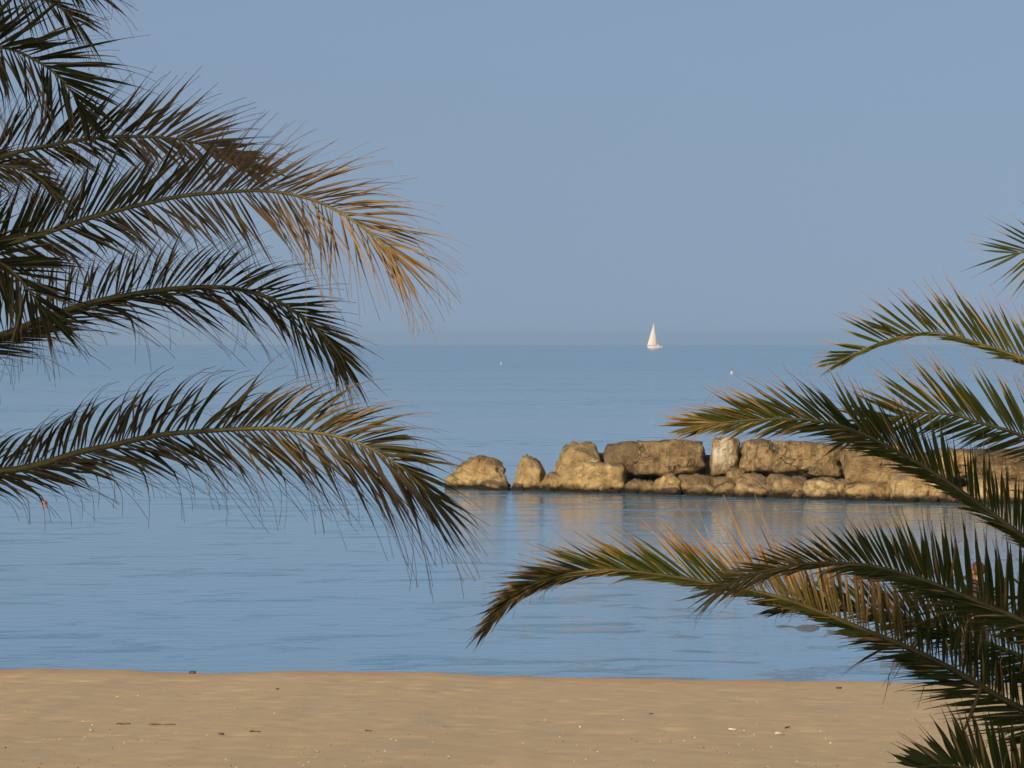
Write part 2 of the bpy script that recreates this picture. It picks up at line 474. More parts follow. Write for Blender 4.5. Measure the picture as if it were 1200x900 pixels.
B('boulder', 961, 982, 558, 574, M_GREY, 49, 0.6, 0.5, boxy=0.1, foot=True)
B('boulder', 989, 1048, 564, 588, M_TAN, 50, -0.3, 0.7, boxy=0.3, foot=True)
B('boulder', 775, 800, 571, 581, M_DARK, 51, -0.9, 0.4, boxy=0.1, foot=True)
B('boulder', 906, 940, 577, 588, M_DARK, 52, -0.8, 0.4, boxy=0.1, foot=True)
_r = random.Random(77)
for i in range(26):
    x = 640 + i * 21.5 + _r.uniform(-8, 8); w_ = _r.uniform(9, 22); yb = 397 + H * FPX / (bw_dist(x) - 0.8)
    B('boulder', x - w_ / 2, x + w_ / 2, yb - _r.uniform(3, 11), yb, _r.choice((M_TAN, M_GREY, M_DARK)), 150 + i, -0.8 + _r.uniform(-.2, .5), w_ / 70, boxy=0.1, foot=True, sub=3)
# the core behind, closing the gaps, and the run beyond the picture
for i, x in enumerate(range(668, 1230, 46)):
    B('boulder', x, x + 66, 527 + (i * 7) % 9, 575, M_DARK, 70 + i, 3.6 + (i % 3) * 0.4, 1.0, boxy=0.3, foot=True, sub=3)
for i, x in enumerate(range(1226, 1640, 52)):
    B('boulder', x, x + 62, 556 + (i * 5) % 11, 592, M_TAN, 100 + i, 0.2, 0.8, boxy=0.3, foot=True, sub=3)
    B('stone_block', x - 10, x + 58, 524 + (i * 7) % 13, 570, M_GREY, 120 + i, 2.0, 1.1, boxy=0.65, sub=3)
# rock awash near the shore
q = on_sea(956, 739)
aw = empty('awash_rock', (q.x, q.y, 0))
tag(aw, 'low weed-green rock just breaking the water near the beach', 'rock')
M_WEED = plain('weedy_rock', (0.15, 0.18, 0.16), 0.4, 0.4, 6)
for i, (dx, dy, hx, hy, top) in enumerate([(-0.1, 0.7, 0.40, 1.3, 0.022), (0.40, -0.3, 0.36, 0.9, 0.016), (-0.45, 1.2, 0.22, 0.7, 0.014)]):
    o = link('stone', rock_mesh('stone', hx, hy, -0.15, top, 200 + i, boxy=0.1, sub=3), M_WEED, aw)
    o.location = (dx, dy, 0)

# ------------------------------------------------------------------ sailing yacht
def yacht():
    q = P(767.0, 408.0, 2750); zb = sea_z(2750)
    k = FPX / 2750                       # pixels per metre, 2.07
    root = empty('sailing_yacht', (q.x, 2750, zb)); root.rotation_euler = (0, 0, math.radians(18)); root.scale = (.93, .93, .95)
    tag(root, 'small white sailing yacht under jib near the horizon', 'sailing yacht')
    L = 4.5
    white = plain('gelcoat', (0.66, 0.62, 0.57), 0.35)
    sailm = plain('sailcloth', (0.66, 0.61, 0.54), 0.8, 0.04, 0.6)
    alu = plain('mast_metal', (0.5, 0.48, 0.45), 0.4)
    dark = plain('dark_trim', (0.12, 0.10, 0.09), 0.5)
    canvas = plain('sprayhood_canvas', (0.55, 0.52, 0.5), 0.9)
    # hull sections from bow (-x) to stern (+x)
    st = [(-4.9, 0.03, 1.75, 1.2), (-4.2, 0.5, 1.65, 0.1), (-2.5, 1.1, 1.5, -0.3), (0, 1.5, 1.4, -0.45), (2.4, 1.4, 1.42, -0.35), (4.2, 1.05, 1.5, -0.1), (4.5, 1.0, 1.5, 0.15)]
    vs, fs = [], []
    for x, b, zt, zk in st:
        vs += [(x, -b, zt), (x, -b * 0.95, lerp(zk, zt, 0.5)), (x, -b * 0.6, lerp(zk, zt, 0.12)), (x, 0, zk), (x, b * 0.6, lerp(zk, zt, 0.12)), (x, b * 0.95, lerp(zk, zt, 0.5)), (x, b, zt)]
    for i in range(len(st) - 1):
        for j in range(6): fs.append((i * 7 + j, i * 7 + j + 1, i * 7 + j + 8, i * 7 + j + 7))
        fs.append((i * 7 + 6, i * 7, i * 7 + 7, i * 7 + 13))
    fs.append(tuple(range(7))); fs.append(tuple(range((len(st) - 1) * 7, len(st) * 7))[::-1])
    link('hull', mesh('hull', vs, fs, True), white, root)
    v, f = lathe([(1.0, 0), (1.0, 0.35), (0.9, 0.55), (0.5, 0.62)], 16)
    o = link('cabin', mesh('cabin', [(a * 2.2 - 0.6, b * 0.9, c + 1.42) for a, b, c in v], f, True), white, root)
    for s in (-1, 1):
        link('window', mesh('window', [(x, s * y, z) for x, y, z in ((-2.0, 0.74, 1.56), (0.8, 0.76, 1.56), (0.7, 0.73, 1.8), (-1.8, 0.7, 1.8), (-2.0, 0.70, 1.56), (0.8, 0.70, 1.56), (0.7, 0.69, 1.8), (-1.8, 0.66, 1.8))],
             [(0, 1, 2, 3), (7, 6, 5, 4), (0, 4, 5, 1), (1, 5, 6, 2), (2, 6, 7, 3), (3, 7, 4, 0)]), dark, o)
    v, f = tube([Vector((-0.3, 0, 1.2)), Vector((-0.28, 0, 15.6))], [0.12, 0.07], 10)
    link('mast', mesh('mast', v, f, True), alu, root)
    v, f = tube([Vector((-0.2, 0, 2.9)), Vector((3.4, 0, 2.95))], [0.08, 0.07], 8)
    bo = link('boom', mesh('boom', v, f, True), alu, root)
    v, f = tube([Vector((0.0, 0, 3.12)), Vector((1.5, 0, 3.2)), Vector((3.3, 0, 3.1))], [0.26, 0.22, 0.12], 10)
    link('furled_mainsail', mesh('furled_mainsail', v, f, True), canvas, bo)
    # jib: curved triangle from bow to masthead
    n = 10; vs, fs = [], []
    for th in (0.0, 0.015):
        for i in range(n + 1):
            u = i / n
            lu = Vector((-4.7, 0, 2.0)).lerp(Vector((-0.45, 0, 15.0)), u)
            cl = Vector((0.9, -1.0, 2.3)).lerp(Vector((-0.40, 0, 15.02)), u)
            for j in range(n + 1):
                w = j / n
                p = lu.lerp(cl, w); p.y -= math.sin(w * math.pi) * 0.7 * (1 - u) + th
                vs.append(p)
    m = (n + 1) ** 2
    for b in (0, m):
        for i in range(n):
            for j in range(n):
                a = b + i * (n + 1) + j; fs.append((a, a + 1, a + n + 2, a + n + 1))
    link('jib', mesh('jib', vs, fs, True), sailm, root)
    vs, fs = [], []
    for x, zt, b in ((1.2, 2.0, 0.95), (1.5, 2.55, 1.0), (2.6, 2.6, 1.0)):
        for j in range(9):
            a = math.pi * j / 8; vs.append((x, -b * math.cos(a), 1.5 + (zt - 1.5) * math.sin(a) ** 0.6))
    for i in range(2):
        for j in range(8): fs.append((i * 9 + j, i * 9 + j + 1, i * 9 + j + 10, i * 9 + j + 9))
    link('sprayhood', mesh('sprayhood', vs, fs, True), canvas, root)
    for nm, a, b in (('forestay', (-4.8, 0, 1.8), (-0.33, 0, 15.3)), ('backstay', (4.4, 0, 1.5), (-0.28, 0, 15.5))):
        v, f = tube([Vector(a), Vector(b)], [0.02, 0.02], 6)
        link(nm, mesh(nm, v, f, True), alu, root)
yacht()

# ------------------------------------------------------------------ buoys
def buoy(px, py, r, h, col, label, mast=0.0, topcol=None, tilt=0.0):
    q = on_sea(px, py); d = q.y
    root = empty('mooring_buoy', (q.x, d, sea_z(d))); root.rotation_euler = (0, tilt, 0)
    tag(root, label, 'buoy')
    m = plain('buoy_plastic', col, 0.45)
    v, f = lathe([(r * 0.55, -h * 0.35), (r * 0.95, -h * 0.1), (r, h * 0.2), (r * 0.95, h * 0.5), (r * 0.6, h * 0.8), (r * 0.2, h * 0.92)], 20)
    link('float', mesh('float', v, f, True), m, root)
    if mast:
        v, f = tube([Vector((0, 0, h * 0.85)), Vector((0, 0, h + mast))], [r * 0.16, r * 0.14], 8)
        st = link('staff', mesh('staff', v, f, True), plain('buoy_staff', topcol, 0.6), root)
        v, f = lathe([(r * 0.4, h + mast), (r * 0.42, h + mast + r * 0.5), (r * 0.1, h + mast + r * 0.9)], 12)
        link('top_mark', mesh('top_mark', v, f, True), plain('top_mark_paint', topcol, 0.6), st)
    else:
        v, f = lathe([(r * 0.2, h * 0.88), (r * 0.22, h * 1.02), (r * 0.1, h * 1.1)], 10)
        link('cap', mesh('cap', v, f, True), plain('buoy_cap', topcol, 0.6), root)
    return root
buoy(857.5, 438.0, 0.17, 0.5, (0.58, 0.52, 0.43), 'pale cream buoy floating out beyond the breakwater blocks', 0.25, (0.10, 0.08, 0.08))
buoy(587.5, 427.0, 0.17, 0.55, (0.50, 0.38, 0.42), 'tiny pale pink buoy far out, left of the yacht', 0.3, (0.35, 0.25, 0.25))
buoy(51.5, 590.0, 0.085, 0.12, (0.42, 0.13, 0.09), 'orange red float on the water below the left palm frond', 0, (0.10, 0.06, 0.03), 0.9)

# ------------------------------------------------------------------ things lying on the sand
def on_sand(px, py):
    d = 50.0
    for _ in range(60):
        p = P(px, py, d); g = sand_z(p.x, p.y)
        d += (p.z - g) * 4.0
    p = P(px, py, d); return Vector((p.x, p.y, sand_z(p.x, p.y)))
M_SHELL = plain('shell_white', (0.80, 0.72, 0.60), 0.5)
M_WOOD = plain('driftwood', (0.09, 0.055, 0.03), 0.8, 0.4, 20)
M_PEB = plain('dark_pebble', (0.07, 0.055, 0.045), 0.7, 0.3, 15)
def shell(px, py, r, rz, label):
    vs, fs = [], []
    n, m = 18, 5
    for i in range(m + 1):
        u = i / m
        for k in range(n + 1):
            a = math.pi * k / n
            rr = r * u * (1 + 0.05 * math.cos(k * math.pi))
            vs.append((rr * math.cos(a) * 1.05, rr * math.sin(a) * 1.2, 0.012 + r * 0.42 * math.cos(u * 1.45) + 0.004 * math.cos(k * math.pi) * u))
    for i in range(m):
        for k in range(n): a = i * (n + 1) + k; fs.append((a, a + 1, a + n + 2, a + n + 1))
    o = link('seashell', mesh('seashell', vs, fs, True), M_SHELL)
    o.location = on_sand(px, py) - Vector((0, 0, 0.006)); o.rotation_euler = (0.5, 0.1, rz)
    return tag(o, label, 'seashell', 'shells on the sand')
shell(914, 862, 0.055, 0.4, 'largest white shell on the sand, beside a short brown twig')
shell(107, 857, 0.03, 1.0, 'small white shell on the sand at far left below the palm')
shell(466, 815, 0.025, 2.0, 'small white shell nearest the water in the middle of the beach')
shell(523, 853, 0.032, 2.6, 'white shell in the middle of the foreground sand')
shell(138, 818, 0.025, 0.2, 'small white shell near the water at the left')
shell(372, 882, 0.025, 1.2, 'tiny white shell low in the foreground, left of the middle')
shell(855, 884, 0.022, 1.2, 'tiny white shell low in the foreground, toward the right')
def twig(px, py, L, rz, r, mat, label, pitch=0.0, name='twig', cat='twig', bend=0.12):
    L, r = L * .85, r * .75
    pts = [Vector((L * (t - 0.5), bend * L * math.sin(t * math.pi) + 0.02 * L * math.sin(t * 17), 0.4 * r * math.sin(t * 9))) for t in [i / 8 for i in range(9)]]
    v, f = tube(pts, [r * lerp(1.0, 0.5, i / 8) * (1 + 0.15 * math.sin(i * 2.7)) for i in range(9)], 7)
    o = link(name, mesh(name, v, f, True), mat)
    o.location = on_sand(px, py) + Vector((0, 0, r * 0.5)); o.rotation_euler = (0, pitch, rz)
    return tag(o, label, cat, 'bits of driftwood on the sand')
twig(923, 853, 0.13, 1.1, 0.014, M_WOOD, 'short brown twig just behind the largest white shell')
twig(858, 855, 0.12, -0.8, 0.012, M_SHELL, 'pale bleached stick on the sand left of the largest shell', name='bleached_stick', cat='stick')
twig(190, 850, 0.34, 0.05, 0.016, plain('reddish_driftwood', (0.17, 0.085, 0.04), 0.8, 0.3, 20), 'long reddish twig on the left of the beach')
twig(145, 849, 0.18, 0.3, 0.013, M_WOOD, 'dark twig left of the long reddish twig')
twig(299, 858, 0.15, -0.4, 0.014, M_WOOD, 'dark broken twig in the left foreground sand')
twig(432, 857, 0.14, -0.9, 0.012, M_WOOD, 'thin dark twig in the middle foreground sand')
def pebble(px, py, sx, sy, sz, seed, label, mat=M_PEB, name='pebble', cat='pebble'):
    o = link(name, rock_mesh(name, sx * .8, sy * .8, -sz * 0.3, sz * .7, seed, boxy=0.15, sub=2), mat)
    o.location = on_sand(px, py)
    return tag(o, label, cat, 'dark stones on the sand' if cat == 'pebble' else None)
pebble(983, 807, 0.05, 0.04, 0.04, 301, 'dark pebble near the water right of the middle')
pebble(325, 808, 0.03, 0.025, 0.03, 302, 'small dark pebble near the water left of the middle')
pebble(763, 837, 0.03, 0.025, 0.02, 303, 'small dark pebble in the middle of the right-hand sand')
pebble(259, 861, 0.04, 0.03, 0.03, 304, 'dark pebble in the left foreground beside a broken twig')
lg = pebble(225.5, 789.5, 0.062, 0.05, 0.06, 305, 'lump of dark driftwood lying at the water line on the left', M_WOOD, 'driftwood_lump', 'driftwood')
# shell grit and weed crumbs, too many to count
R = random.Random(5)
vs, fs, mi = [], [], []
for i in range(700):
    px = R.uniform(-60, 1260); py = 800 + 118 * math.sqrt(R.random())
    if 0.5 + 0.8 * n3(px * 0.01, py * 0.04, 2.0) < R.random() * 0.9: continue
    p = on_sand(px, py); s = R.uniform(0.004, 0.010) * (1.5 if R.random() < 0.08 else 1)
    b = len(vs); a = R.uniform(0, 6.28)
    for k in range(5):
        an = a + k * 1.2566; vs.append(p + Vector((math.cos(an) * s * R.uniform(.7, 1.5), math.sin(an) * s * R.uniform(.7, 1.5), 0.001)))
    vs.append(p + Vector((0, 0, s * 1.1)))
    light = R.random() < 0.5
    for k in range(5): fs.append((b + k, b + (k + 1) % 5, b + 5)); mi.append(0 if light else 1)
me = mesh('shell_grit', vs, fs); me.materials.append(M_SHELL); me.materials.append(M_PEB)
me.polygons.foreach_set('material_index', mi)
tag(link('shell_grit', me), 'scattered shell grit and dark crumbs on the sand', kind='stuff')
# ------------------------------------------------------------------ palms
def mat_leaf(name, g0, g1, dry0, dry1, trans=0.22):
    t = NT(name)
    dry = t.n('ShaderNodeAttribute', attribute_name='dry').outputs['Fac']
    tone = t.n('ShaderNodeAttribute', attribute_name='tone').outputs['Fac']
    p = t.pos()
    f = t.noise(p, 60, 3, 0.6)
    g = t.mix(tone, g0, g1)
    dd = t.mix(tone, dry0, dry1)
    k = t.math('ADD', dry, t.math('MULTIPLY', t.math('SUBTRACT', f, 0.5), 0.35))
    c = t.mix(t.mrange(k, 0.25, 0.75), g, dd)
    c = t.mix(t.mrange(t.noise(p, 9, 2), 0.55, 0.75, 0, 0.35), c, (0.10, 0.075, 0.045))
    a = t.principled(c, t.mrange(dry, 0, 1, 0.5, 0.8), None, **{'Specular IOR Level': 0.25})
    b = t.n('ShaderNodeBsdfTranslucent', {'Color': t.mix(0.5, c, (0.16, 0.15, 0.03))}).outputs[0]
    return t.done(t.n('ShaderNodeMixShader', {0: trans, 1: a, 2: b}).outputs[0])
def mat_rachis(name, c0, c1):
    t = NT(name); p = t.pos()
    f = t.noise(p, 14, 4, 0.6); f2 = t.noise(p, 90, 2)
    c = t.mix(t.mrange(f, 0.35, 0.65), c0, c1)
    return t.done(t.principled(c, 0.5, t.bump(f2, 0.3, 0.004)))
def mat_trunk():
    t = NT('palm_trunk'); p = t.pos()
    f = t.noise(t.mapping(p, (6, 6, 14)), 1.0, 5, 0.65)
    c = t.ramp(f, [(0.3, (0.07, 0.05, 0.035)), (0.55, (0.16, 0.12, 0.085)), (0.75, (0.25, 0.2, 0.15))])
    return t.done(t.principled(c, 0.9, t.bump(f, 0.8, 0.05)))
M_TRUNK = mat_trunk()
CAMV = Vector((0, -1, 0))

def leaflet(p0, dirv, wv, L, W, tone, dry, R, droop=0.6, curl=0.0, curlv=None, brk=None, nseg=8, roll=0.0, hard=0.35, thread=0.5):
    """One narrow folded leaflet. Returns verts (3 across), per-vertex dryness, tone."""
    vs, dr = [], []
    d = dirv.normalized(); p = p0.copy()
    w = wv - d * wv.dot(d)
    if w.length < 1e-4: w = d.cross(Vector((0, 0, 1)))
    w.normalize(); nrm = d.cross(w)
    w = w * math.cos(roll) + nrm * math.sin(roll)
    ds = L / nseg
    wob = Vector((R.gauss(0, 1), R.gauss(0, 1), R.gauss(0, 1))) * 0.07
    down = Vector((0, 0, -1))
    for i in range(nseg + 1):
        u = i / nseg
        ww = W * (0.45 + 0.55 * min(1, u / 0.2)) * (1 - 0.35 * max(0, u - 0.2)) * (1 - 0.93 * sstep(thread, thread + 0.36, u))
        ww = max(ww, 0.0018)
        w = (w - d * w.dot(d)).normalized(); nrm = d.cross(w)
        fold = nrm * (ww * hard)
        vs += [p - w * ww * 0.5 + fold * 0.5, p - fold * 0.5, p + w * ww * 0.5 + fold * 0.5]
        e = sstep(dry[0], dry[1], u) * dry[2] + dry[3]
        dr += [e, e * 0.9, e]
        g = Vector((0, 0, -1)) * droop * (0.15 + u * u * 1.6) / nseg
        if curlv is not None: g = g + curlv * (curl * u / nseg)
        d = d + g + wob * (1.0 / nseg) * 3 * u
        if brk and u <= brk < u + 1 / nseg:
            down = Vector((R.gauss(0, 0.15), R.gauss(0, 0.15), -1))
        if brk and u >= brk - 1e-6 - 1 / nseg: d = d.lerp(down if brk <= u + 1 / nseg else d, 0.45)
        d.normalize()
        p = p + d * ds
    return vs, dr, tone
LFACES = []
for i in range(8):
    for j in range(2):
        a = i * 3 + j
        LFACES.append((a, a + 1, a + 4, a + 3))

class Palm:
    def __init__(s, name, base, crown, label, leaf_mat, rachis_mat, seed):
        s.root = empty(name, base); tag(s.root, label, 'palm tree', 'palms on the beach')
        s.base, s.crown = Vector(base), Vector(crown)
        s.leaf, s.rac, s.R = leaf_mat, rachis_mat, random.Random(seed)
        s.items = []        # (size on picture, frond object, verts, dryness, tone)
        s.inv = Matrix.Translation(-s.base)
    def child(s, name, vs, fs, mat, parent=None, smooth=True):
        o = link(name, mesh(name, [Vector(v) - s.base for v in vs], fs, smooth), mat)
        o.parent = parent or s.root
        return o
    def frond(s, pts, n, Lf, W, up, lo, rad=(0.022, 0.004), t0=0.12, screen=True, fold=0.35, seen=True, gap=0.0):
        """pts: 3-D rachis points from crown to tip. up / lo: dicts for the two leaflet rows."""
        R = s.R
        cv, Ltot = catmull(pts, 60)
        v, f = tube(cv, [lerp(rad[0], rad[1], (i / 60) ** 0.8) for i in range(61)], 7)
        fo = s.child('frond', v, f, s.rac)
        for i in range(n):
            for row, spec in ((1, up), (-1, lo)):
                t = t0 + (1 - t0) * ((i + 0.5 + R.uniform(-.3, .3) + (0.25 if row > 0 else 0)) / n)
                if t >= 1: continue
                if R.random() < spec.get('miss', 0.03) + gap: continue
                x = t * 60; k = min(59, int(x)); p = cv[k].lerp(cv[k + 1], x - k)
                T = (cv[min(60, k + 2)] - cv[max(0, k - 1)]).normalized()
                if screen:
                    V = (Vector((0, 0, H)) - p).normalized()
                    N = V.cross(T)
                    if N.z < 0: N = -N
                    N.normalize(); V = T.cross(N) if T.cross(N).dot(V) > 0 else N.cross(T)
                else:
                    N = T.cross(Vector((0, 0, 1)))
                    if N.length < 0.05: N = Vector((1, 0, 0))
                    N.normalize(); V = N.cross(T)
                    if V.z < 0: V = -V
                def val(key, dflt=None):
                    q = spec.get(key, dflt)
                    if isinstance(q, (list, tuple)) and q and isinstance(q[0], (list, tuple)):
                        if t <= q[0][0]: return q[0][1]
                        for (a, va), (b, vb) in zip(q, q[1:]):
                            if t <= b: return lerp(va, vb, (t - a) / (b - a))
                        return q[-1][1]
                    return q
                a = math.radians(val('a') + R.gauss(0, spec.get('ja', 4)))
                b = math.radians(val('b', 0) + R.gauss(0, spec.get('jb', 14)))
                sgn = row if not spec.get('same') else 1
                side = N * (sgn * math.cos(b)) + V * math.sin(b)
                d = T * math.cos(a) + side * math.sin(a)
                L = Lf * val('len', 1.0) * R.uniform(0.78, 1.12)
                brk = None
                if R.random() < val('brk', 0.0): brk = R.uniform(0.45, 0.8)
                sh = val('dry', 0.0)
                dry = (spec.get('tip', (0.55, 0.95))[0], spec.get('tip', (0.55, 0.95))[1], val('tipk', 0.8) * R.uniform(.6, 1.15), sh + R.gauss(0, spec.get('dj', .15)))
                wv = T * (1 if R.random() < 0.5 else -1)
                vs, dr, tone = leaflet(p + side * lerp(rad[0], rad[1], t) * 0.6, d, wv, L, W * val('w', 1.0) * R.uniform(0.8, 1.15), R.random(), dry, R,
                                       droop=val('droop', 0.6) * R.uniform(0.6, 1.5), curl=val('curl', 0.0), curlv=T, brk=brk,
                                       roll=math.radians(val('roll', 0) + R.gauss(0, spec.get('jr', 22))), hard=fold, thread=spec.get('thread', 0.5) + R.uniform(-.1, .1))
                # the gap between two spikes through which the bather's head shows
                if seen and any(q and abs(q[0] - 1147) < 9 and abs(q[1] - 672) < 12 for q in (proj(vs[k3]) for k3 in range(1, 27, 3))) and R.random() < .9: continue
                size = 0
                if seen:
                    q0, q1, qm = proj(vs[1]), proj(vs[25]), proj(vs[13])
                    ins = sum(1 for q in (q0, qm, q1) if q and 0 <= q[0] <= 1200 and 0 <= q[1] <= 900)
                    if ins: size = ((q0[0] - qm[0]) ** 2 + (q0[1] - qm[1]) ** 2) ** .5 * ins
                s.items.append((size, fo, vs, dr, tone))
                if seen and R.random() < spec.get('fray', 0.0):      # thin split-off strip beside the leaflet
                    d2 = (d + Vector((R.gauss(0, .10), R.gauss(0, .10), R.gauss(0, .10)))).normalized()
                    vs, dr, tone = leaflet(p, d2, wv, L * R.uniform(.85, 1.15), W * .5, R.random(), (.1, .4, .6, .45), R, droop=val('droop', .6) * R.uniform(.8, 2.0) + .15,
                                           curl=val('curl', 0.0), curlv=T, brk=R.uniform(.5, .8) if R.random() < .3 else None, hard=.1, thread=.4)
                    s.items.append((0.01, fo, vs, dr, tone))
        return fo
    def add_attr(s, me, dr, tn):
        me.attributes.new('dry', 'FLOAT', 'POINT').data.foreach_set('value', dr)
        me.attributes.new('tone', 'FLOAT', 'POINT').data.foreach_set('value', tn)
    def finish(s):
        it = sorted(s.items, key=lambda q: -q[0])
        for size, fo, vs, dr, tone in it[:300]:
            me = mesh('leaflet', [v - s.base for v in vs], LFACES, True)
            s.add_attr(me, dr, [tone] * len(vs))
            o = link('leaflet', me, s.leaf); o.parent = fo
        V, F, D, T = [], [], [], []
        for size, fo, vs, dr, tone in it[300:]:
            b = len(V); V += [v - s.base for v in vs]
            F += [tuple(b + k for k in f) for f in LFACES]; D += dr; T += [tone] * len(vs)
        me = mesh('leaflets', V, F, True); s.add_attr(me, D, T)
        o = link('leaflets', me, s.leaf, s.root); tag(o, kind='stuff')
    def natural(s, count, Lf, W, length, dryk=0.1, el=(-25, 70), ok=None, start=0.0):
        """the rest of the crown, outside the picture"""
        R = s.R; made = 0; i = 0
        while made < count and i < count * 12:
            az = math.radians(137.5 * i + start); i += 1
            e = math.radians(lerp(el[0], el[1], R.random()))
            h = Vector((math.cos(az), math.sin(az), 0))
            Lr = length * R.uniform(0.85, 1.1)
            d = h * math.cos(e) + Vector((0, 0, 1)) * math.sin(e)
            p = s.crown + h * 0.12; pts = [p.copy()]
            sag = lerp(0.30, 0.16, (math.sin(e) + 0.5) / 1.5)
            for k in range(6):
                p = p + d * (Lr / 6); pts.append(p.copy())
                d = (d + Vector((0, 0, -sag * (0.6 + k * 0.18)))).normalized()
            bad = False
            for q in catmull(pts, 24)[0]:
                for dx in (-0.42, 0.42):
                    for dz in (-0.5, 0.4):
                        u = proj(q + Vector((dx, 0, dz)))
                        if u and -12 < u[0] < 1212 and -12 < u[1] < 912: bad = True
            if bad: continue
            made += 1
            spec = dict(a=((0.1, 62), (0.6, 48), (1, 22)), b=28, len=((0.1, 0.55), (0.3, 1), (0.75, 0.95), (1, 0.5)), droop=0.7, dry=dryk, tipk=0.7, jr=25)
            s.frond(pts, 46, Lf, W, spec, dict(spec), screen=False, seen=False)
    def trunk(s, r0, r1):
        R = s.R
        vs, fs = [], []
        rings, seg = 26, 18
        for i in range(rings + 1):
            u = i / rings; c = s.base.lerp(s.crown, u)
            for k in range(seg):
                a = 2 * math.pi * (k + 0.5 * (i % 2)) / seg
                r = lerp(r0, r1, u) * (1 + 0.10 * ((k + i) % 2)) * (1 + 0.05 * n3(k, i, 3))
                vs.append(c + Vector((r * math.cos(a), r * math.sin(a), -0.15 if i == 0 else 0)))
        for i in range(rings):
            for k in range(seg): fs.append((i * seg + k, i * seg + (k + 1) % seg, (i + 1) * seg + (k + 1) % seg, (i + 1) * seg + k))
        fs.append(tuple(rings * seg + k for k in range(seg)))
        s.child('trunk', vs, fs, M_TRUNK, smooth=False)

def curve(dist, *pts):
    """pixel trace -> 3-D points; each (px, py) or (px, py, metres nearer(-)/farther(+))"""
    return [P(q[0], q[1], dist + (q[2] if len(q) > 2 else 0)) for q in pts]

def sp(base, **k):
    q = dict(base); q.update(k); return q
# ---- the left palm, older, dusty and partly dry
M_LEAF_L = mat_leaf('dusty_palm_leaf', (0.036, 0.045, 0.010), (0.080, 0.082, 0.022), (0.23, 0.18, 0.125), (0.46, 0.30, 0.13))
M_RAC_L = mat_rachis('dusty_rachis', (0.30, 0.26, 0.07), (0.18, 0.14, 0.045))
DL = 20.0
cL = P(-345, 425, DL)
lp = Palm('palm_tree', (cL.x, DL, sand_z(cL.x, DL)), tuple(cL), 'dusty dark palm reaching in from the left with orange dry frond tips', M_LEAF_L, M_RAC_L, 11)
lp.trunk(0.27, 0.24)
C0 = (-345, 425)
LU = dict(dj=.08, fray=.5, jb=24, ja=6, jr=35, thread=.42)
LD = dict(dj=.09, fray=.6, jb=26, ja=7, jr=35, thread=.38)
# A1 behind the corner, its leaflets hanging straight down
lp.frond(curve(DL + .8, C0, (-310, 230), (-230, 90), (-130, 15), (-50, -12), (15, -10), (62, 4), (92, 26)), 105, .46, 0.0107,
         sp(LU, a=((0, 55), (.7, 40), (1, 12)), len=((0, .5), (.4, .8), (1, .5)), droop=.5, dry=.2), sp(LD, a=((0, 85), (.6, 80), (.9, 62), (1, 15)), len=((0, .5), (.4, .9), (1, .6)), droop=1.1, dry=.3))
# A0 above the frame
lp.frond(curve(DL + .4, C0, (-300, 180), (-200, 20), (-100, -44), (0, -50), (60, -36), (104, -14)), 105, .44, 0.0139,
         sp(LU, a=((0, 55), (.7, 40), (1, 12)), len=((0, .5), (.4, 1), (1, .6)), droop=.7, dry=.15), sp(LD, a=((0, 70), (.6, 60), (.9, 40), (1, 15)), len=((0, .5), (.4, .9), (1, .6)), droop=.9, dry=.25))
# A
lp.frond(curve(DL + .15, C0, (-300, 250), (-200, 110), (-90, 55), (0, 55), (44, 72), (68, 89), (86, 110), (95, 128)), 121, .53, 0.0172,
         sp(LU, a=((0, 62), (.75, 52), (.9, 40), (1, 14)), b=10, len=((0, .5), (.4, 1), (.9, .85), (1, .5)), droop=.45, dry=.06, tipk=.75, tip=(.55, .95), w=1.1),
         sp(LD, a=((0, 70), (.7, 66), (.9, 52), (1, 12)), b=10, len=((0, .5), (.4, .95), (.9, .8), (1, .5)), droop=.75, dry=.14, brk=.3, tip=(.45, .8), w=.8))
# B
lp.frond(curve(DL + .3, C0, (-220, 300), (-100, 222), (0, 184), (60, 170), (110, 162), (160, 160), (215, 164), (260, 178), (296, 197)), 121, .37, 0.0156,
         sp(LU, a=((0, 60), (.5, 52), (.85, 44), (1, 10)), b=8, len=((0, .5), (.4, 1), (.85, .95), (1, .6)), droop=.22, dry=((0, .1), (.7, .2), (.85, .55), (1, .9)), tip=(.4, .85)),
         sp(LD, a=((0, 60), (.5, 45), (.85, 42), (1, 10)), b=12, len=((0, .5), (.4, .85), (.85, .7), (1, .5)), droop=.5, dry=((0, .1), (.7, .25), (1, .8)), tip=(.4, .85), brk=.2))
# B2 short, drooping at the edge
lp.frond(curve(DL - .2, C0, (-240, 290), (-130, 215), (-60, 196), (0, 194), (38, 204), (62, 222)), 84, .36, 0.0115,
         sp(LU, a=((0, 55), (.7, 35), (1, 8)), len=((0, .5), (.5, 1), (1, .5)), droop=1.0, dry=.35), sp(LD, a=((0, 60), (.7, 45), (1, 8)), len=((0, .5), (.5, .9), (1, .5)), droop=1.0, dry=.4, brk=.25, w=.7))
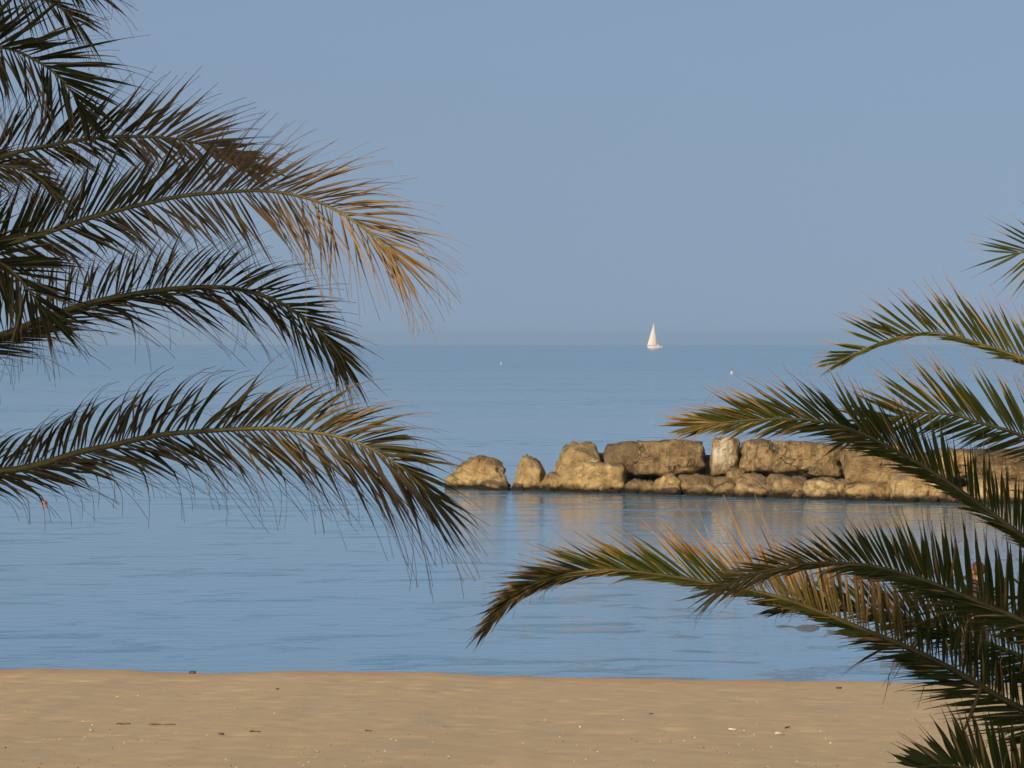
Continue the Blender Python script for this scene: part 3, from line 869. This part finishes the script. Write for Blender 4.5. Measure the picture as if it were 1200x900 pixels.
# C, dry orange at the tip
lp.frond(curve(DL, C0, (-230, 375), (-100, 322), (0, 290), (70, 267), (120, 251), (200, 232), (250, 226), (307, 223.5), (347, 229), (379, 239), (405, 253), (427, 268), (448, 284), (466, 304)), 155, .46, 0.0152,
         sp(LU, a=((0, 62), (.45, 50), (.75, 44), (.9, 36), (1, 8)), b=6, len=((0, .5), (.35, .95), (.8, .95), (.93, .95), (1, .7)), droop=((0, .2), (.7, .22), (.95, .7)), dry=((0, .08), (.55, .12), (.70, .62), (1, 1.0)), tip=(.45, .85), w=((0, 1.15), (.6, 1.1), (.85, .75), (1, .7))),
         sp(LD, a=((0, 55), (.45, 46), (.75, 60), (.9, 50), (1, 10)), b=10, len=((0, .45), (.35, .75), (.65, .85), (.85, 1.1), (1, .8)), droop=((0, .6), (.7, .45), (1, .45)), dry=((0, .1), (.55, .2), (.68, .7), (1, 1.0)), brk=((0, .5), (.7, .4), (1, .05)), tip=(.4, .8), w=((0, .9), (.6, .9), (.85, .7), (1, .65))))
# D, leaflets swept down along the stalk
lp.frond(curve(DL + .65, C0, (-230, 440), (-110, 425), (0, 394), (50, 374), (107, 355), (175, 342), (225, 337), (262, 337), (290, 341), (329, 355), (359, 376), (386, 400), (404, 426)), 142, .36, 0.0135,
         sp(LU, a=((0, 65), (.4, 76), (.68, 58), (.85, 38), (1, 8)), b=5, len=((0, .4), (.35, .75), (.7, .95), (.9, .85), (1, .65)), droop=((0, .3), (.6, .6), (1, .3)), curl=((0, 1.2), (.7, 1.0), (1, 0)), dry=((0, .34), (.6, .3), (1, .15)), tip=(.4, 1), tipk=.5, w=.9),
         sp(LD, a=((0, 24), (.6, 22), (.75, 40), (.9, 36), (1, 8)), b=25, len=((0, .5), (.35, 1.0), (.7, 1.15), (.9, 1.1), (1, .75)), droop=((0, .25), (1, .35)), dry=((0, .25), (1, .25)), brk=((0, .3), (.7, .2), (1, .0)), tip=(.5, 1), tipk=.5), rad=(.030, .006))
# E, the long low frond
lp.frond(curve(DL - .35, C0, (-240, 500), (-120, 552), (0, 552), (50, 543), (92, 530), (130, 522), (185, 510), (250, 504.5), (313, 502), (353, 505), (388, 510), (420, 519), (444, 531), (471, 548), (487, 562), (505, 582)), 165, .46, 0.0143,
         sp(LU, a=((0, 45), (.35, 54), (.5, 66), (.7, 56), (.85, 44), (1, 8)), b=8, len=((0, .32), (.33, .45), (.5, .70), (.75, .86), (.9, .82), (1, .75)), droop=((0, 1.2), (.5, 1.5), (.75, 1.0), (1, .7)), curl=((0, 1.8), (.6, 1.8), (.8, .9), (1, .2)), dry=((0, .33), (.6, .33), (1, .38)), tip=(.4, 1), tipk=.3, w=.95),
         sp(LD, a=((0, 28), (.4, 26), (.55, 34), (.7, 50), (.85, 52), (1, 10)), b=12, len=((0, .4), (.35, .62), (.55, .9), (.75, 1.15), (.9, 1.2), (1, .9)), droop=((0, .3), (.6, .35), (1, .2)), dry=((0, .33), (.6, .36), (1, .42)), brk=((0, .5), (.6, .5), (.8, .1), (1, 0)), tip=(.4, 1), tipk=.3), rad=(.026, .004))
# F short frond in front at the edge
lp.frond(curve(DL - 1.1, C0, (-230, 340), (-130, 286), (-60, 286), (0, 308), (20, 324), (40, 348), (56, 372)), 84, .42, 0.018,
         sp(LU, a=((0, 60), (.7, 50), (.9, 36), (1, 8)), b=8, len=((0, .5), (.5, 1), (.9, .9), (1, .5)), droop=.3, dry=.05, tipk=.6, tip=(.7, 1)),
         sp(LD, a=((0, 60), (.7, 55), (.9, 44), (1, 8)), b=8, len=((0, .5), (.5, 1), (.9, .9), (1, .5)), droop=.6, dry=.12, brk=.2, w=.8))
lp.natural(30, .42, .028, 2.9, .15)
lp.finish()

# ---- the right palm, younger and greener, crown low
M_LEAF_R = mat_leaf('green_palm_leaf', (0.036, 0.055, 0.008), (0.082, 0.102, 0.016), (0.36, 0.21, 0.075), (0.55, 0.36, 0.16), 0.25)
M_RAC_R = mat_rachis('green_rachis', (0.15, 0.13, 0.035), (0.08, 0.065, 0.022))
DR = 21.0
cR = P(1440, 905, DR)
rp = Palm('palm_tree', (cR.x, DR, sand_z(cR.x, DR)), tuple(cR), 'low green palm reaching in from the right with spiky fronds', M_LEAF_R, M_RAC_R, 23)
rp.trunk(0.30, 0.28)
C1 = (1440, 905)
UP = dict(thread=.5, fray=.25, b=10, droop=.03, jr=22, ja=3.5, jb=12, dj=.06, tip=(.5, .88), tipk=1.0, dry=.02)
LO = dict(thread=.5, fray=.25, b=30, droop=.12, jr=22, ja=3.5, jb=12, dj=.06, tip=(.62, 1.0), tipk=.7, dry=.04)
# G top tip at the right edge
rp.frond(curve(DR + .5, C1, (1455, 650), (1400, 420), (1330, 325), (1262, 292), (1186, 297)), 96, .40, 0.0117,
         sp(UP, a=((0, 50), (.8, 58), (.93, 50), (1, 8)), len=((0, .5), (.5, 1), (.9, .8), (1, .6))), sp(LO, a=((0, 50), (.8, 62), (.93, 54), (1, 8)), b=10, len=((0, .5), (.5, 1), (.9, .8), (1, .6))))
# H
rp.frond(curve(DR + .4, C1, (1430, 700), (1370, 540), (1280, 460), (1200, 421), (1151, 404), (1116, 394), (1088, 390), (1046, 397), (1010, 411), (982, 425)), 134, .38, 0.0144,
         sp(UP, a=((0, 55), (.5, 48), (.8, 40), (.93, 44), (1, 14)), b=5, len=((0, .5), (.4, .95), (.8, .92), (.95, .6), (1, .4)), dry=((0, 0), (.7, .05), (1, .22))),
         sp(LO, a=((0, 20), (.6, 14), (1, 8)), b=45, len=((0, .4), (.5, .5), (1, .35)), dry=.1))
# I
rp.frond(curve(DR + .15, C1, (1440, 780), (1385, 650), (1290, 560), (1200, 512), (1147, 495), (1116, 486), (1077, 484), (1040, 491), (1012, 503)), 124, .40, 0.0156,
         sp(UP, a=((0, 55), (.5, 46), (.8, 36), (.93, 34), (1, 12)), b=6, len=((0, .5), (.4, .95), (.8, .98), (.95, .72), (1, .5)), dry=.02),
         sp(LO, a=((0, 40), (.6, 34), (.85, 44), (1, 14)), b=25, len=((0, .4), (.5, .55), (.85, .62), (1, .6)), dry=((0, .05), (.85, .1), (1, .45)), droop=.25))
# J rising then levelling out to the left
rp.frond(curve(DR - .1, C1, (1380, 770), (1290, 695), (1200, 630), (1147, 591), (1095, 555), (1046, 526), (1005, 506), (968, 495), (930, 491), (885, 492), (840, 496), (812, 500)), 173, .36, 0.0144,
         sp(UP, a=((0, 58), (.3, 58), (.55, 50), (.72, 32), (.9, 26), (1, 8)), b=6, len=((0, .5), (.3, .8), (.55, .85), (.75, .95), (.92, .75), (1, .5)), dry=((0, 0), (.75, .06), (1, .42)), tip=(.5, .95)),
         sp(LO, a=((0, 18), (.5, 16), (.7, 30), (.9, 24), (1, 8)), b=30, len=((0, .4), (.55, .5), (.75, .7), (.92, .55), (1, .4)), dry=((0, .05), (.75, .12), (1, .4))))
# L long low frond reaching furthest left
rp.frond(curve(DR + .1, C1, (1370, 910), (1280, 868), (1184, 824), (1115, 784), (1064, 759), (1012, 738), (960, 717), (909, 699), (850, 687), (790, 676), (720, 668), (675, 671), (639, 680), (609, 693), (588, 712), (574, 730)), 205, .42, 0.0152,
         sp(UP, a=((0, 60), (.35, 58), (.5, 62), (.66, 40), (.8, 22), (.92, 16), (1, 6)), b=6, len=((0, .5), (.3, .8), (.5, .98), (.66, 1.0), (.8, .8), (.92, .5), (1, .35)), dry=((0, .05), (.4, .06), (.47, .45), (.64, .5), (.70, .1), (.85, .15), (1, .3)), tip=(.3, .75), tipk=((0, .15), (.40, .2), (.47, 1.1), (.64, 1.1), (.72, .5), (1, .5)), fray=.4, roll=20),  # raised dryness mid-frond also paints the sunlit gold, lowered ends the shade
         sp(LO, a=((0, 34), (.4, 30), (.55, 16), (.8, 10), (.92, 16), (1, 6)), b=20, len=((0, .5), (.25, .9), (.38, .7), (.5, .4), (.6, .35), (.85, .45), (1, .4)), dry=((0, .08), (.6, .1), (1, .45)), tip=(.55, 1), tipk=.45))
# K nearer, tall spikes along its back
rp.frond(curve(DR - .8, C1, (1370, 830), (1290, 770), (1200, 728), (1143, 704), (1102, 687), (1060, 673), (1012, 662), (954, 660), (905, 667), (865, 680), (838, 694)), 154, .40, 0.0195,
         sp(UP, a=((0, 62), (.35, 70), (.6, 60), (.8, 34), (.92, 18), (1, 8)), b=4, len=((0, .6), (.35, 1.0), (.6, .85), (.78, .5), (1, .42)), w=((.6, 1), (.8, .6), (1, .5)), dry=((0, .02), (.7, .08), (.85, .35), (1, .5)), roll=10, tip=(.7, 1.0), tipk=.5),
         sp(LO, a=((0, 35), (.5, 24), (.8, 16), (.95, 24), (1, 12)), b=30, len=((0, .6), (.5, .7), (.75, .5), (.9, .55), (1, .5)), w=((.6, .8), (.8, .5)), dry=((0, .05), (.6, .12), (1, .5)), droop=.2, brk=.1))
# M at the lower edge
rp.frond(curve(DR - 1.0, C1, (1390, 945), (1300, 945), (1220, 926), (1150, 904), (1108, 897), (1078, 899)), 90, .34, 0.0218,
         sp(UP, a=((0, 75), (.6, 70), (.85, 56), (1, 20)), b=4, len=((0, .6), (.5, 1.0), (.8, .9), (1, .45)), dry=.02, droop=.08, tip=(.75, 1), tipk=.4), sp(LO, a=((0, 40), (1, 20)), len=.8))
# N between K and L, deep in the crown's shade
rp.frond(curve(DR + .35, C1, (1370, 870), (1290, 815), (1210, 775), (1140, 748), (1080, 728), (1020, 714), (960, 708), (915, 712)), 121, .38, 0.0166,
         sp(UP, a=((0, 60), (.5, 60), (.8, 40), (1, 10)), b=4, len=((0, .6), (.4, 1.0), (.75, .75), (1, .45)), dry=.03), sp(LO, a=((0, 40), (.5, 34), (.8, 20), (1, 10)), len=((0, .5), (.4, .9), (.75, .6), (1, .4)), dry=.04))
# dry brown frond hanging behind in the shade
rp.frond(curve(DR + .5, C1, (1360, 790), (1270, 715), (1190, 700), (1120, 715), (1060, 750)), 102, .34, 0.0127,
         sp(LO, a=((0, 50), (.7, 40), (1, 10)), dry=.75, droop=.6, brk=.2), sp(LO, a=((0, 50), (.7, 40), (1, 10)), dry=.75, droop=.8, brk=.3), gap=.45)
# broken dry stalk and dangling fibres
def strand(name, dist, pts, r0, r1, mat):
    cv, _ = catmull(curve(dist, *pts), 14)
    v, f = tube(cv, [lerp(r0, r1, i / 14) for i in range(15)], 6)
    return rp.child(name, v, f, mat)
M_STALK = mat_rachis('dry_stalk', (0.13, 0.075, 0.04), (0.20, 0.13, 0.07))
strand('dry_stalk', DR - .6, ((1150, 806), (1138, 836), (1127, 862), (1118, 884)), .009, .005, M_STALK)
strand('dry_stalk', DR - .7, ((1204, 850), (1170, 857), (1140, 861), (1117, 867)), .0042, .0020, M_STALK)
strand('fibre', DR - .2, ((1042, 789), (1040, 804), (1035, 824)), .0022, .0008, M_STALK)
strand('fibre', DR - .2, ((1083, 803), (1080, 815), (1075, 831)), .0022, .0008, M_STALK)
rp.natural(30, .38, .028, 2.4, .05)
rp.finish()
HAZE = 7e-5
# ------------------------------------------------------------------ the person at the water's edge
def person():
    px = 1146.0; d = shore_y((px - 600) / FPX * 71.5) - 0.35
    x = (px - 600) / FPX * d; g = sand_z(x, d)
    root = empty('person', (x, d, g)); root.rotation_euler = (0, 0, math.radians(-58))
    tag(root, 'brown-haired person standing at the water behind the right palm', 'person')
    def skin(name, nodes, edges, mat, parent, sub=2):
        me = bpy.data.meshes.new(name)
        me.from_pydata([n[:3] for n in nodes], edges, []); me.update()
        o = link(name, me, mat, parent)
        sk = o.modifiers.new('skin', 'SKIN'); sk.use_smooth_shade = True
        for i, n in enumerate(nodes):
            v = me.skin_vertices[0].data[i]
            v.radius = n[3] if isinstance(n[3], tuple) else (n[3], n[3]); v.use_root = (i == 0)
        sb = o.modifiers.new('sub', 'SUBSURF'); sb.levels = sub; sb.render_levels = sub
        return o
    M_SKIN = plain('skin', (0.28, 0.125, 0.07), 0.55, 0.05, 30)
    # pelvis is the root; -x is the person's front
    N = [(0, 0, .93, (.115, .15)), (0, 0, 1.10, (.10, .135)), (0, 0, 1.28, (.105, .155)), (.01, 0, 1.41, (.075, .11)), (.0, 0, 1.49, .052), (-.015, 0, 1.55, .06), (-.02, 0, 1.62, (.098, .080)), (-.008, 0, 1.685, (.088, .072))]
    E = [(i, i + 1) for i in range(7)]
    for sy in (-1, 1):
        b = len(N)
        N += [(.01, .165 * sy, 1.40, .055), (.03, .215 * sy, 1.14, .042), (-.02, .235 * sy, .90, .030), (-.035, .238 * sy, .84, (.026, .038)), (-.04, .236 * sy, .80, (.020, .040))]
        E += [(3, b), (b, b + 1), (b + 1, b + 2), (b + 2, b + 3), (b + 3, b + 4)]
        k = len(N)
        for fi, (ox, L) in enumerate(((-.034, .072), (-.012, .085), (.010, .08), (.030, .062))):
            m = len(N)
            N += [(-.04 + ox, .236 * sy, .772, .009), (-.048 + ox, .230 * sy, .772 - L * .55, .0085), (-.062 + ox, .220 * sy, .772 - L, .007)]
            E += [(b + 4, m), (m, m + 1), (m + 1, m + 2)]
        m = len(N)
        N += [(-.085, .225 * sy, .825, .011), (-.105, .215 * sy, .785, .009)]
        E += [(b + 3, m), (m, m + 1)]
        b = len(N)
        N += [(0, .095 * sy, .86, (.085, .085)), (-.01, .105 * sy, .50, .058), (.02, .11 * sy, .28, .052), (.03, .11 * sy, .09, .036), (.02, .112 * sy, .045, .036), (-.10, .125 * sy, .03, (.030, .040)), (-.165, .13 * sy, .022, (.018, .036))]
        E += [(0, b)] + [(b + i, b + i + 1) for i in range(6)]
    skin('body', N, E, M_SKIN, root)
    # shirt and shorts follow the body a little outside it
    M_SH = plain('grey_shirt', (0.06, 0.06, 0.065), 0.9, 0.06, 40); M_TR = plain('dark_trousers_cloth', (0.05, 0.06, 0.09), 0.9)
    S = [(0, 0, .95, (.135, .17)), (0, 0, 1.10, (.12, .155)), (0, 0, 1.28, (.122, .172)), (.01, 0, 1.41, (.09, .125)), (.0, 0, 1.47, .066)]
    SE = [(0, 1), (1, 2), (2, 3), (3, 4)]
    for sy in (-1, 1):
        b = len(S); S += [(.01, .17 * sy, 1.40, .074), (.03, .217 * sy, 1.14, .060), (-.015, .235 * sy, .92, .046)]; SE += [(3, b), (b, b + 1), (b + 1, b + 2)]
    skin('shirt', S, SE, M_SH, root)
    T = [(0, 0, .94, (.13, .165))]; TE = []
    for sy in (-1, 1):
        b = len(T); T += [(0, .098 * sy, .84, .10), (-.008, .106 * sy, .50, .080), (.02, .11 * sy, .28, .068), (.03, .11 * sy, .08, .062)]; TE += [(0, b), (b, b + 1), (b + 1, b + 2), (b + 2, b + 3)]
    skin('trousers', T, TE, M_TR, root)
    for sy in (-1, 1):
        skin('shoe', [(.05, .112 * sy, .035, .042), (-.06, .122 * sy, .032, (.036, .046)), (-.165, .13 * sy, .028, (.026, .042))], [(0, 1), (1, 2)], M_TR, root)
    # head details
    def blob(name, c, r, mat, cut=None):
        dirs, faces = ico(3)
        vs = []
        for n in dirs:
            q = Vector((n.x * r[0], n.y * r[1], n.z * r[2]))
            if cut: q = cut(n, q)
            vs.append(q + Vector(c))
        return link(name, mesh(name, vs, faces, True), mat, root)
    M_HAIR = plain('brown_hair', (0.075, 0.032, 0.016), 0.6, 0.3, 60)
    def hc(n, q):
        if n.x < -0.2 and n.z < 0.45: return q * 0.55
        if n.z < -0.75: return Vector((q.x, q.y, q.z * .8))
        return q * (1 + 0.05 * n3(n.x * 6, n.y * 6, n.z * 6))
    blob('hair', (.008, 0, 1.655), (.118, .096, .115), M_HAIR, hc)
    blob('nose', (-.118, 0, 1.61), (.024, .015, .024), M_SKIN)
    M_EYE = plain('eyes', (0.03, 0.02, 0.02), 0.3); M_LIP = plain('lips', (0.40, 0.16, 0.13), 0.5)
    for sy in (-1, 1):
        blob('eye', (-.103, .034 * sy, 1.635), (.010, .014, .008), M_EYE)
        blob('ear', (.0, .084 * sy, 1.615), (.022, .012, .034), M_SKIN)
    blob('mouth', (-.103, 0, 1.57), (.010, .024, .006), M_LIP)
person()
SHX, SHZ = -22.1, 18.02
# ------------------------------------------------------------------ unseen buildings added behind the viewpoint to shade the palms
def mat_render(name, col):
    t = NT(name); p = t.pos()
    f = t.noise(t.mapping(p, (1, 1, 0.3)), 1.2, 5, 0.6)
    return t.done(t.principled(t.mix(f, tuple(v * .85 for v in col), col), 0.9, t.bump(t.noise(p, 30, 3), 0.3, 0.01)))
def box(x0, x1, y0, y1, z0, z1):
    v = [(x, y, z) for z in (z0, z1) for y in (y0, y1) for x in (x0, x1)]
    return v, [(0, 2, 3, 1), (4, 5, 7, 6), (0, 1, 5, 4), (2, 6, 7, 3), (0, 4, 6, 2), (1, 3, 7, 5)]
M_GLASS = plain('window_glass', (0.05, 0.07, 0.09), 0.12)
M_SHUT = plain('window_frame_paint', (0.35, 0.28, 0.2), 0.6)
def building(x0, x1, y1, depth, z0, z1, col, label, rise=0.0):
    root = empty('shade_building', ((x0 + x1) / 2, y1 - depth / 2, z0)); tag(root, label, 'building', 'unseen buildings added for shade')
    hw, hd, h = (x1 - x0) / 2, depth / 2, z1 - z0
    m = mat_render('rendered_wall', col)
    v, f = box(-hw, hw, -hd, hd, -0.5, h - 0.35); link('wall', mesh('wall', v, f), m, root)
    v, f = box(-hw - .15, hw + .0, -hd - .15, hd + .15, h - 0.348, h)
    v = [(a, b, c + (rise * (a + hw) / (2 * hw) if c > h - .1 else 0)) for a, b, c in v]
    link('roof', mesh('roof', v, f), plain('roof_slab', (0.4, 0.36, 0.3), 0.9), root)
    fl = max(2, int(h / 3.1)); nwin = max(2, int(2 * hw / 2.6))
    wm = None
    for i in range(fl):
        for k in range(nwin):
            if wm is None:
                v, f = box(-.6, .6, 0, .05, 0, 1.5); wm = mesh('window', v, f); wm.materials.append(M_SHUT)
                v, f = box(-.5, .5, .052, .07, .1, 1.4); gm = mesh('pane', v, f); gm.materials.append(M_GLASS)
            w = link('window', wm, None, root); w.location = (-hw + (k + .5) * 2 * hw / nwin, hd + .003, i * 3.0 + 1.0)
            g = link('pane', gm, None, w)
building(-46, SHX, -10, 10, 3.35, 25.2, (0.6, 0.52, 0.42), 'tall cream block added out of view to shade the left palm')
building(SHX + .17, -15.2, -10, 10, 3.35, SHZ, (0.55, 0.42, 0.33), 'low ochre block added out of view to shade the low frond tips')
building(-15.03, -4, -10, 10, 3.35, SHZ + 0.85, (0.5, 0.46, 0.40), 'grey block added out of view to shade the right palm')
# ------------------------------------------------------------------ the air: light sea haze
v, f = box(-3200, 3200, -140, 12500, -16, 17.5)
hz = link('haze', mesh('haze', v, f)); tag(hz, 'thin even sea haze over the whole bay', kind='stuff')
t = NT('sea_haze')
vol = t.n('ShaderNodeVolumePrincipled', {'Color': (0.41, 0.655, 1.0, 1), 'Density': HAZE, 'Anisotropy': 0.0})
t.t.links.new(vol.outputs[0], t.out.inputs['Volume'])
hz.data.materials.append(t.m)
